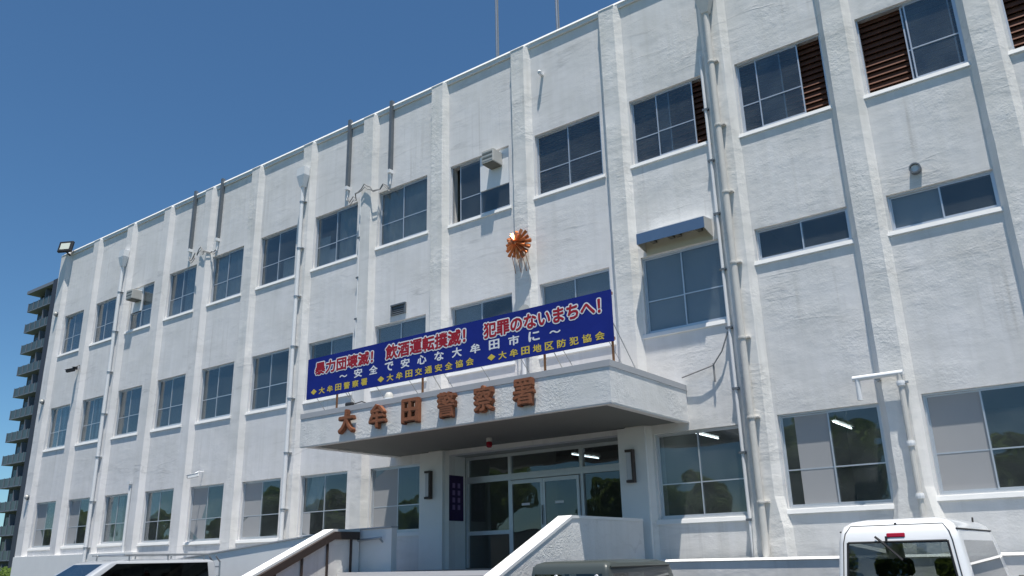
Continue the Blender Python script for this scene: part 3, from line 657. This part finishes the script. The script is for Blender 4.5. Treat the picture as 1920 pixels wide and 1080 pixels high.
# lit ceiling tubes
for (x, y, lb) in ((25.55, 1.0, 'lit tube nearest the glass of the window right of the entrance pier'), (26.1, 2.6, 'lit tube farther back in the window right of the entrance pier'), (28.1, 1.6, 'lit tube nearest the glass of the window above the van'), (29.0, 3.0, 'lit tube farther back in the window above the van'), (21.9, 2.2, 'lit tube inside the lobby above the sliding doors'), (23.9, 1.8, 'lit tube inside the lobby beside the right pier'), (22.6, 3.2, 'lit tube deepest inside the lobby')):
    t = empty('ceiling_light', (x, y, 3.8), lb, 'ceiling light', 'lit tubes behind the ground floor glass')
    mk('tube', tube([(x, y, 3.83), (x, y+1.2, 3.83)], .014, 8), 'tube', t); mk('housing', box(x-.06, x+.06, y, y+1.2, 3.86, 3.92), 'acbox', t)
    mk('hanger', join(box(x-.01, x+.01, y+.2, y+.22, 3.921, 4.279), box(x-.01, x+.01, y+.98, y+1.0, 3.921, 4.279)), 'acbox', t)

# ------------------------------------------------------------------ entrance stairs, ramp and low walls
stairs = empty('entrance_stairs', (22, -3.5, GZ), 'brown tiled entrance stairs and landing under the canopy', 'stairs')
mk('landing', box(19.35, 24.74, -2.6, .655, GZ, 1.328), 'concrete', stairs)
mk('landing_edge', box(19.35, 24.74, -2.64, -2.601, 1.25, 1.335), 'trim', stairs)
for i in range(9):
    z = 1.33-.17*(i+1); mk('step', box(19.35, 24.74, -2.64-.36*(i+1), -2.642-.36*i, GZ, z), 'step', stairs)
def parapet(x0, x1, label, rail, back):
    zt = 2.165; ys = -2.76; sl = .446; ye = -5.9
    t = empty('stair_wall', ((x0+x1)/2, -4, GZ), label, 'wall', 'stair side walls')
    mk('wall', prismx([(back, GZ), (back, zt-.05), (ys, zt-.05), (ye, zt-.05-(ys-ye)*sl), (ye, GZ)], x0, x1), 'fascia', t)
    mk('coping', join(prismx([(ys+.0, zt-.048), (ys, zt), (ye-.02, zt-(ys-ye)*sl), (ye-.02, zt-.048-(ys-ye)*sl)], x0-.012, x1+.012), prismx([(back, zt-.048), (back, zt), (ys+.001, zt), (ys+.001, zt-.048)], x0-.012, x1+.012)), 'trim', t)
    if rail:
        mk('side_rail', join(prismx([(ys, zt-.20), (ys, zt-.05), (ye, zt-.05-(ys-ye)*sl), (ye, zt-.20-(ys-ye)*sl)], x1+.002, x1+.07), prismx([(-2.1, zt-.20), (-2.1, zt-.05), (ys+.001, zt-.05), (ys+.001, zt-.20)], x1+.002, x1+.07)), 'railb', t)
        for i in range(6):
            y = -2.3-i*.62; z = zt-.2 if y > ys else zt-.2-(ys-y)*sl
            mk('rail_post', box(x1+.02, x1+.05, y-.02, y+.02, z-.75, z), 'railb', t)
parapet(24.75, 25.0, 'right stair wall with a sloping white top behind the dark off-roader', False, -.36)
parapet(19.05, 19.32, 'left stair wall with a sloping white top and dark brown side rail', True, -2.05)
t = empty('access_ramp', (15, -1.2, GZ), 'white walled access ramp rising to the entrance landing at left', 'ramp')
mk('outer_wall', prism([(7.5, GZ), (20.20, GZ), (20.20, 2.17), (18.6, 2.15), (8.0, 1.30), (7.5, 1.26)], -2.0, -1.85), 'trim', t)
mk('wall_cap', prism([(7.5, 1.262), (8.0, 1.302), (18.6, 2.152), (20.20, 2.172), (20.20, 2.20), (18.6, 2.18), (8.0, 1.33), (7.5, 1.29)], -2.03, -1.82), 'band', t)
mk('ramp_slab', prism([(7.5, GZ), (19.3, GZ), (19.3, 1.30), (18.6, 1.30), (8.0, GZ+.05)], -1.845, -.05), 'concrete', t)
mk('handrail', join(tube([(18.95, -2.09, 1.93), (20.0, -2.09, 1.98)], .025, 8), tube([(19.05, -2.09, 1.93), (19.05, -2.0, 1.86)], .018, 6), tube([(19.95, -2.09, 1.97), (19.95, -2.0, 1.9)], .018, 6)), 'steel', t)
lw = empty('planter_wall', (31, -.4, GZ), 'low white rendered wall along the foot of the right wing', 'wall')
mk('wall', box(25.08, 37, -.55, -.32, GZ, 1.40), 'stucco2', lw); mk('cap', prismx([(-.566, 1.401), (-.575, 1.408), (-.535, 1.44), (-.30, 1.445), (-.30, 1.401)], 25.06, 37.02), 'trim', lw)
mk('soil', box(25.1, 36.9, -.319, -.16, GZ, 1.1), 'grassg', lw)
mk('base_course', box(-.5, 7.4, -.175, -.005, GZ, 1.98), 'trim', stn)

# ------------------------------------------------------------------ vehicles (loops stacked in z, glazed cells left open)
def vehicle(name, loc, rz, label, slices, rc, fracs_side, wins, paint, gl, extras, wheels, inner=None, group='parked vehicles'):
    """slices: (z, half width, rear y, front y); windows: dict slice index -> True"""
    t = empty(name, (loc[0], loc[1], GZ), label, 'vehicle', group)
    T = Matrix.Translation((loc[0], loc[1], GZ)) @ Matrix.Rotation(rz, 4, 'Z')
    fx = (-1, -.94, -.4, .4, .94, 1)
    def loop(w_, y0, y1):
        c = min(rc, w_*.6); P_ = []; lab = []
        for q in fx: P_.append((q*(w_-c), y0)); lab.append('R')
        for a in (22.5, 45, 67.5): P_.append((w_-c+c*math.sin(R(a)), y0+c-c*math.cos(R(a)))); lab.append('c')
        for s in fracs_side: P_.append((w_, y0+c+(y1-y0-2*c)*s)); lab.append('S')
        for a in (67.5, 45, 22.5): P_.append((w_-c+c*math.sin(R(a)), y1-c+c*math.cos(R(a)))); lab.append('c')
        for q in reversed(fx): P_.append((q*(w_-c), y1)); lab.append('F')
        for a in (22.5, 45, 67.5): P_.append((-(w_-c)-c*math.sin(R(a)), y1-c+c*math.cos(R(a)))); lab.append('c')
        for s in reversed(fracs_side): P_.append((-w_, y0+c+(y1-y0-2*c)*s)); lab.append('S')
        for a in (67.5, 45, 22.5): P_.append((-(w_-c)-c*math.sin(R(a)), y0+c-c*math.cos(R(a)))); lab.append('c')
        return P_
    loops = [[tuple(T @ Vector((x, y, z))) for x, y in loop(w_, y0, y1)] for z, w_, y0, y1 in slices]
    n = len(loops[0]); ns = len(fracs_side)
    v = [p for l in loops for p in l]; f = []; gv = {}
    r1 = 6+3; f1 = r1+ns+3; l1 = f1+6+3
    def region(k):
        if 1 <= k < 4: return 'rear_window'
        if r1 <= k < r1+ns-1: return ('right', k-r1)
        if f1+1 <= k < f1+4: return 'windscreen'
        if l1 <= k < l1+ns-1: return ('left', ns-2-(k-l1))
        return None
    for i in range(len(loops)-1):
        for k in range(n):
            q = (i*n+k, i*n+(k+1) % n, (i+1)*n+(k+1) % n, (i+1)*n+k)
            rg = region(k)
            if i in wins and rg is not None:
                if rg in ('rear_window', 'windscreen'): gv.setdefault(rg, []).append(q); continue
                if rg[1] in wins[i]: gv.setdefault(rg, []).append(q); continue
            f.append(q)
    f.append(tuple(range((len(loops)-1)*n, len(loops)*n))); f.append(tuple(range(n-1, -1, -1)))
    mk('body', (v, f), paint, t, origin=(loc[0], loc[1], GZ), smooth=38)
    for rg, qs in gv.items():
        vv = []; ff = []
        for q in qs: i = len(vv); vv += [v[j] for j in q]; ff.append((i, i+1, i+2, i+3))
        nm = rg if isinstance(rg, str) else 'side_window'
        mk(nm, (vv, ff), gl[0] if nm == 'rear_window' else (gl[-1] if nm == 'side_window' and len(gl) > 2 else (gl[0] if nm == 'side_window' else gl[1])), t, origin=(loc[0], loc[1], GZ))
    for nm, vf, m in extras: mk(nm, xf(vf, T), m, t)
    for x, y, r_ in wheels:
        s = 1 if x > 0 else -1
        wh = mk('wheel', xf(lathe([(r_*.6, x-.1*s), (r_*.96, x-.1*s), (r_, x-.06*s), (r_, x+.06*s), (r_*.95, x+.1*s), (r_*.6, x+.1*s)], (0, y, r_), 'X', 22), T), 'tyre', t, smooth=True)
        mk('rim', xf(lathe([(.05, x+.085*s), (r_*.3, x+.075*s), (r_*.55, x+.09*s), (r_*.62, x+.102*s), (r_*.62, x+.0*s)], (0, y, r_), 'X', 18), T), 'rim', wh, smooth=True)
    return t, T
def seat(x, y, z=.62):
    return join(box(x-.24, x+.24, y-.1, y+.4, z, z+.18, .04), xf(box(-.23, .23, -.07, .07, 0, .62, .05), Matrix.Translation((x, y-.1, z+.15)) @ Matrix.Rotation(R(14), 4, 'X')), xf(box(-.13, .13, -.05, .05, .64, .86, .04), Matrix.Translation((x, y-.1, z+.15)) @ Matrix.Rotation(R(14), 4, 'X')))
# compact white van, rear towards the camera
hw = .74
sl_ = [(.22, .66, .03, 3.30), (.42, .735, 0, 3.38), (.80, .74, 0, 3.38), (1.10, .74, .005, 3.30), (1.15, .735, .012, 3.26), (1.80, .655, .075, 2.78), (1.90, .635, .10, 2.68), (1.98, .60, .145, 2.58), (2.03, .53, .22, 2.45), (2.06, .40, .38, 2.2), (2.07, .2, .7, 1.8)]
wv = {4: {1, 2, 3, 4, 5}}
ex = [('brake_light', xf(box(-.10, .10, -.012, .02, -.025, .025, .008), Matrix.Translation((0, .094, 1.87)) @ Matrix.Rotation(R(-14), 4, 'X')), 'taill'), ('wiper', join(tube([(-.22, .062, 1.86), (-.14, .045, 1.79), (.05, .02, 1.60)], .014, 6), tube([(-.10, .065, 1.86), (-.10, .055, 1.80)], .014, 6)), 'black'),
      ('bumper', box(-.72, .72, -.06, .02, .25, .52, .04), 'wcar'), ('tail_lamp', box(-.74, -.64, -.008, .06, .75, 1.10), 'taill'), ('tail_lamp', box(.64, .74, -.008, .06, .75, 1.10), 'taill'),
      ('number_plate', box(-.16, .16, -.015, -.003, .60, .76), 'board'),
      ('mirror', join(box(.80, .95, 2.85, 2.95, 1.08, 1.36, .03), tube([(.73, 2.95, 1.15), (.86, 2.9, 1.18)], .02, 6)), 'black'), ('mirror', join(box(-.95, -.80, 2.85, 2.95, 1.08, 1.36, .03), tube([(-.73, 2.95, 1.15), (-.86, 2.9, 1.18)], .02, 6)), 'black'),
      ('window_seal', join(*[tube([p, q], .013, 6) for p, q in ((( -.60, .008, 1.15), (.60, .008, 1.15)), ((-.53, .070, 1.80), (.53, .070, 1.80)), ((-.605, .010, 1.15), (-.535, .072, 1.80)), ((.605, .010, 1.15), (.535, .072, 1.80)))]), 'black'),
      ('tailgate_seam', join(tube([(-.655, .001, .50), (-.655, .003, 1.12), (-.585, .074, 1.80), (-.56, .098, 1.90), (-.50, .150, 1.985)], .006, 5), tube([(.655, .001, .50), (.655, .003, 1.12), (.585, .074, 1.80), (.56, .098, 1.90), (.50, .150, 1.985)], .006, 5), tube([(-.50, .150, 1.985), (.50, .150, 1.985)], .006, 5)), 'cardark'),
      ('drip_rail', join(tube([(.628, .16, 1.925), (.628, 2.62, 1.925)], .010, 5), tube([(-.628, .16, 1.925), (-.628, 2.62, 1.925)], .010, 5)), 'cardark'),
      ('washer_nozzle', lathe([(.016, 1.985), (.012, 2.01)], (.0, .16, 0), 'Z', 8), 'black'),
      ('tailgate_handle', box(-.12, .12, -.014, .002, .98, 1.03, .004), 'cardark'),
      ('seat', seat(-.34, 2.05), 'seat'), ('seat', seat(.34, 2.05), 'seat'), ('seat', seat(-.34, 1.15), 'seat'), ('seat', seat(.34, 1.15), 'seat'),
      ('floor_panel', box(-.64, .64, .1, 3.1, .45, .60), 'cardark'), ('roof_antenna', tube([(.45, 2.5, 1.99), (.47, 2.42, 2.10)], .012, 6), 'black'),
      ('headlining', box(-.58, .58, .3, 2.5, 1.86, 1.88), 'hoodin')]
vehicle('white_van', (30.12, -4.0), 0, 'white compact high roof van parked nose in at the right', sl_, .09, (0, .05, .30, .33, .58, .62, .90, 1), wv, 'wcar', ('cglass', 'clear', 'privacy'), ex, [(-.66, .62, .28), (.66, .62, .28), (-.66, 2.75, .28), (.66, 2.75, .28)])
# dark boxy off-roader
sj = [(.35, .62, .05, 3.15), (.55, .70, 0, 3.25), (.95, .70, 0, 3.22), (1.02, .68, .01, 3.12), (1.04, .67, .015, 2.15), (1.08, .66, .02, 2.12), (1.50, .62, .06, 1.96), (1.58, .61, .08, 1.90), (1.63, .58, .12, 1.82), (1.66, .50, .22, 1.70), (1.675, .3, .5, 1.4)]
ex = [('spare_wheel', lathe([(.30, -.02), (.32, -.05), (.32, -.20), (.28, -.23)], (0, 0, .82), 'Y', 22), 'black'), ('tail_lamp', box(-.66, -.52, -.01, .03, .58, .70), 'taill'), ('tail_lamp', box(.52, .66, -.01, .03, .58, .70), 'taill'),
      ('bumper', box(-.70, .70, -.07, .02, .38, .54, .03), 'black'), ('seat', seat(-.3, 1.25, .55), 'seat'), ('seat', seat(.3, 1.25, .55), 'seat'), ('seat', seat(-.28, .5, .5), 'seat'), ('seat', seat(.28, .5, .5), 'seat'),
      ('rain_gutter', join(tube([(.622, .15, 1.585), (.622, 1.85, 1.585)], .014, 6), tube([(-.622, .15, 1.585), (-.622, 1.85, 1.585)], .014, 6)), 'gcar'),
      ('mirror', box(.70, .88, 1.98, 2.06, 1.08, 1.26, .03), 'black'), ('mirror', box(-.88, -.70, 1.98, 2.06, 1.08, 1.26, .03), 'black'), ('floor_panel', box(-.6, .6, .1, 2.1, .5, .56), 'cardark'),
      ('window_sticker', box(-.50, -.22, .045, .052, 1.30, 1.47), 'film'), ('window_hinge', join(lathe([(.022, .03), (.022, .06)], (-.18, 0, 1.47), 'Y', 8), lathe([(.022, .03), (.022, .06)], (.46, 0, 1.47), 'Y', 8)), 'board')]
vehicle('off_roader', (26.05, -4.62), 0, 'dark green grey boxy off-roader parked beside the right stair wall', sj, .05, (0, .06, .46, .52, .93, 1), {5: {1, 3}}, 'gcar', ('cglass', 'cglass'), ex, [(-.62, .55, .34), (.62, .55, .34), (-.62, 2.65, .34), (.62, 2.65, .34)])
# minivan with roof rack, nose towards the camera side
sm = [(.25, .78, .05, 4.45), (.45, .85, 0, 4.55), (.80, .86, 0, 4.52), (.98, .85, .01, 4.30), (1.04, .84, .02, 3.85), (1.10, .835, .03, 3.70), (1.795, .70, .13, 2.60), (1.825, .685, .16, 2.52), (1.85, .64, .22, 2.40), (1.87, .52, .35, 2.2), (1.88, .3, .7, 1.8)]
ex = [('seat', seat(-.38, 2.5), 'seat'), ('seat', seat(.38, 2.5), 'seat'), ('seat', seat(-.38, 1.4), 'seat'), ('seat', seat(.38, 1.4), 'seat'),
      ('roof_rack', join(*[tube([(-.62, y, 1.965), (.62, y, 1.965)], .017, 6) for y in (.35, .62, .9, 1.2, 1.5, 1.8, 2.1)], *[tube([(s*.62, .3, 1.965), (s*.62, 2.2, 1.965)], .02, 6) for s in (-1, 1)],
                         *[tube([(s*.62, y, 1.965), (s*.64, y, 1.82)], .016, 6) for s in (-1, 1) for y in (.4, 1.25, 2.1)]), 'steel'),
      ('rear_ladder', join(tube([(-.55, .05, 1.93), (-.56, -.06, 1.80), (-.58, -.07, 1.1)], .018, 6), tube([(-.30, .05, 1.93), (-.31, -.06, 1.80), (-.33, -.07, 1.1)], .018, 6), *[tube([(-.57, -.065, z), (-.32, -.065, z)], .014, 6) for z in (1.3, 1.5, 1.7)]), 'steel'),
      ('headlamp', box(-.82, -.55, 4.40, 4.53, .68, .84), 'board'), ('headlamp', box(.55, .82, 4.40, 4.53, .68, .84), 'board'), ('grille', box(-.4, .4, 4.50, 4.56, .55, .75), 'black'), ('floor_panel', box(-.7, .7, .1, 3.6, .5, .58), 'cardark'),
      ('mirror', box(.86, 1.04, 3.2, 3.3, 1.10, 1.30, .04), 'scar'), ('mirror', box(-1.04, -.86, 3.2, 3.3, 1.10, 1.30, .04), 'scar')]
vehicle('minivan', (15.25, -2.95), math.pi, 'silver minivan with a roof rack and dark side glass parked in front of the ramp', sm, .10, (0, .05, .34, .36, .64, .67, .95, 1), {5: {1, 2, 3, 4, 5}}, 'scar', ('privacy', 'cglass'), ex, [(-.77, .8, .31), (.77, .8, .31), (-.77, 3.6, .31), (.77, 3.6, .31)])

# ------------------------------------------------------------------ apartment block far left
AX0, AX1, AY = -81.3, -40.0, 33.0
ap = empty('apartment_block', (-62, 40, GZ), 'distant dark apartment tower with stacked balconies behind the left end of the station', 'building')
mk('wall', box(AX0, AX1, AY, AY+14, GZ, 36.6), 'apwall', ap)
mk('roof', box(AX0-.6, AX1+.5, AY-1.5, AY+14.4, 36.62, 37.05), 'apslab', ap)
FH = 2.86
for i in range(13):
    z = GZ+FH*i
    if i: mk('balcony_slab', box(AX0-.3, AX0+8.4, AY-1.25, AY-.005, z+.0, z+.12), 'apslab', ap)
    mk('balcony_railing', box(AX0-.25, AX0+8.3, AY-1.22, AY-1.17, z+.125, z+1.15), 'aprail', ap)
    mk('window', join(box(AX0+.6, AX0+3.6, AY-.06, AY-.003, z+.2, z+2.3), box(AX0+4.6, AX0+7.8, AY-.06, AY-.003, z+.2, z+2.3)), 'apwin', ap)
    for j in range(7): mk('rail_post', box(AX0-.2+j*1.38, AX0-.1+j*1.38, AY-1.28, AY-1.225, z+.12, z+1.2), 'apslab', ap)
    if i % 3 != 1: mk('outdoor_unit', box(AX0+.2+(i*1.7) % 3, AX0+1.0+(i*1.7) % 3, AY-.75, AY-.4, z+.125, z+.75), 'apslab', ap)
    mk('divider', box(AX0+4.0, AX0+4.1, AY-1.16, AY-.01, z+.125, z+2.5), 'apslab', ap)
    mk('balcony_slab', box(AX0+11.2, AX1, AY-1.25, AY-.005, z+.0, z+.12), 'apslab', ap)
    mk('balcony_railing', box(AX0+11.3, AX1, AY-1.22, AY-1.17, z+.125, z+1.15), 'aprail', ap)
mk('stair_tower', box(AX0+8.45, AX0+11.15, AY-2.3, AY-.01, GZ, 36.5), 'apdark', ap)

# ------------------------------------------------------------------ greenery and garden wall
def leafmesh(name, cl, n, size, seed):
    rnd = random.Random(seed); v, f = [], []
    tot = sum(c[3]**2 for c in cl)
    for c in cl:
        for _ in range(int(n*c[3]**2/tot)):
            while True:
                p = Vector((rnd.uniform(-1, 1), rnd.uniform(-1, 1), rnd.uniform(-1, 1)))
                if .3 < p.length < 1: break
            p = p.normalized()*(p.length**.45)
            q = Vector((c[0]+p.x*c[3], c[1]+p.y*c[3], c[2]+p.z*c[3]*.8))
            d = Vector((rnd.gauss(0, 1), rnd.gauss(0, 1), rnd.gauss(0, .6))).normalized(); e = d.cross(Vector((rnd.gauss(0, 1), rnd.gauss(0, 1), rnd.gauss(0, 1)))).normalized()
            s = size*rnd.uniform(.6, 1.3); i = len(v)
            v += [tuple(q-d*s), tuple(q+e*s*.5), tuple(q+d*s), tuple(q-e*s*.5)]; f.append((i, i+1, i+2, i+3))
    me = bpy.data.meshes.new(name); me.from_pydata(v, [], f); return me
def crown(seed, h, r):
    rnd = random.Random(seed); cl = []
    for i in range(16):
        a = rnd.uniform(0, 6.28); q = r*rnd.uniform(.15, .75); cl.append((q*math.cos(a), q*math.sin(a), h*rnd.uniform(.42, .9), r*rnd.uniform(.28, .48)))
    cl.append((0, 0, h*.75, r*.6)); return cl
protos = []
for s_, h, r in ((1, 7.0, 3.0), (2, 8.5, 3.4), (3, 6.0, 2.8)):
    cl = crown(s_, h, r); me = leafmesh('crown', cl, 26000, .13, s_); me.materials.append(M['leaf'])
    tv = join(tube([(0, 0, 0), (.1, .05, h*.3), (0, .1, h*.7)], .22, 8, .07), *[tube([(.08, .05, h*.32), (c[0]*.8, c[1]*.8, c[2])], .08, 6, .02) for c in cl[:8]])
    tm = bpy.data.meshes.new('trunk'); tm.from_pydata(tv[0], [], tv[1]); tm.materials.append(M['bark']); protos.append((me, tm))
rt = random.Random(5)
ordn = ('first', 'second', 'third', 'fourth', 'fifth', 'sixth', 'seventh', 'eighth', 'ninth', 'tenth', 'eleventh', 'twelfth')
lbs = ['leafy street tree across the lot, %s of the row counted from the entrance side' % q for q in ordn]
xs = [26, 20, 13, 5, -2, -10, -18, -27, -36, -46, -57, -68]
for i, x in enumerate(xs):
    me, tm = protos[i % 3]
    y = -31+rt.uniform(-3, 3); t = empty('street_tree', (x, y, GZ), lbs[i], 'tree', 'street trees across the lot')
    t.rotation_euler.z = rt.uniform(0, 6); t.scale = (1, 1, 1)
    for nm, m_ in (('trunk', tm), ('crown', me)):
        c = bpy.data.objects.new(nm, m_); COL.objects.link(c); c.parent = t
hm = leafmesh('hedge', [(-8+i*.5+random.uniform(-.1, .1), random.uniform(-.2, .2), 1.35+random.uniform(-.1, .15), .6) for i in range(22)], 9000, .06, 9); hm.materials.append(M['leaf2'])
h = link('hedge', hm, None, (-3.5, 2.5, GZ)); tag(h, 'bright green clipped hedge beyond the far left corner of the station', 'hedge')
tag(mk('garden_wall', join(box(-14, -1.2, -1.2, -1.0, GZ, 1.12), box(-14.02, -1.18, -1.23, -.97, 1.121, 1.19)), 'palewall'), 'low pale garden wall at the far left corner', 'wall')
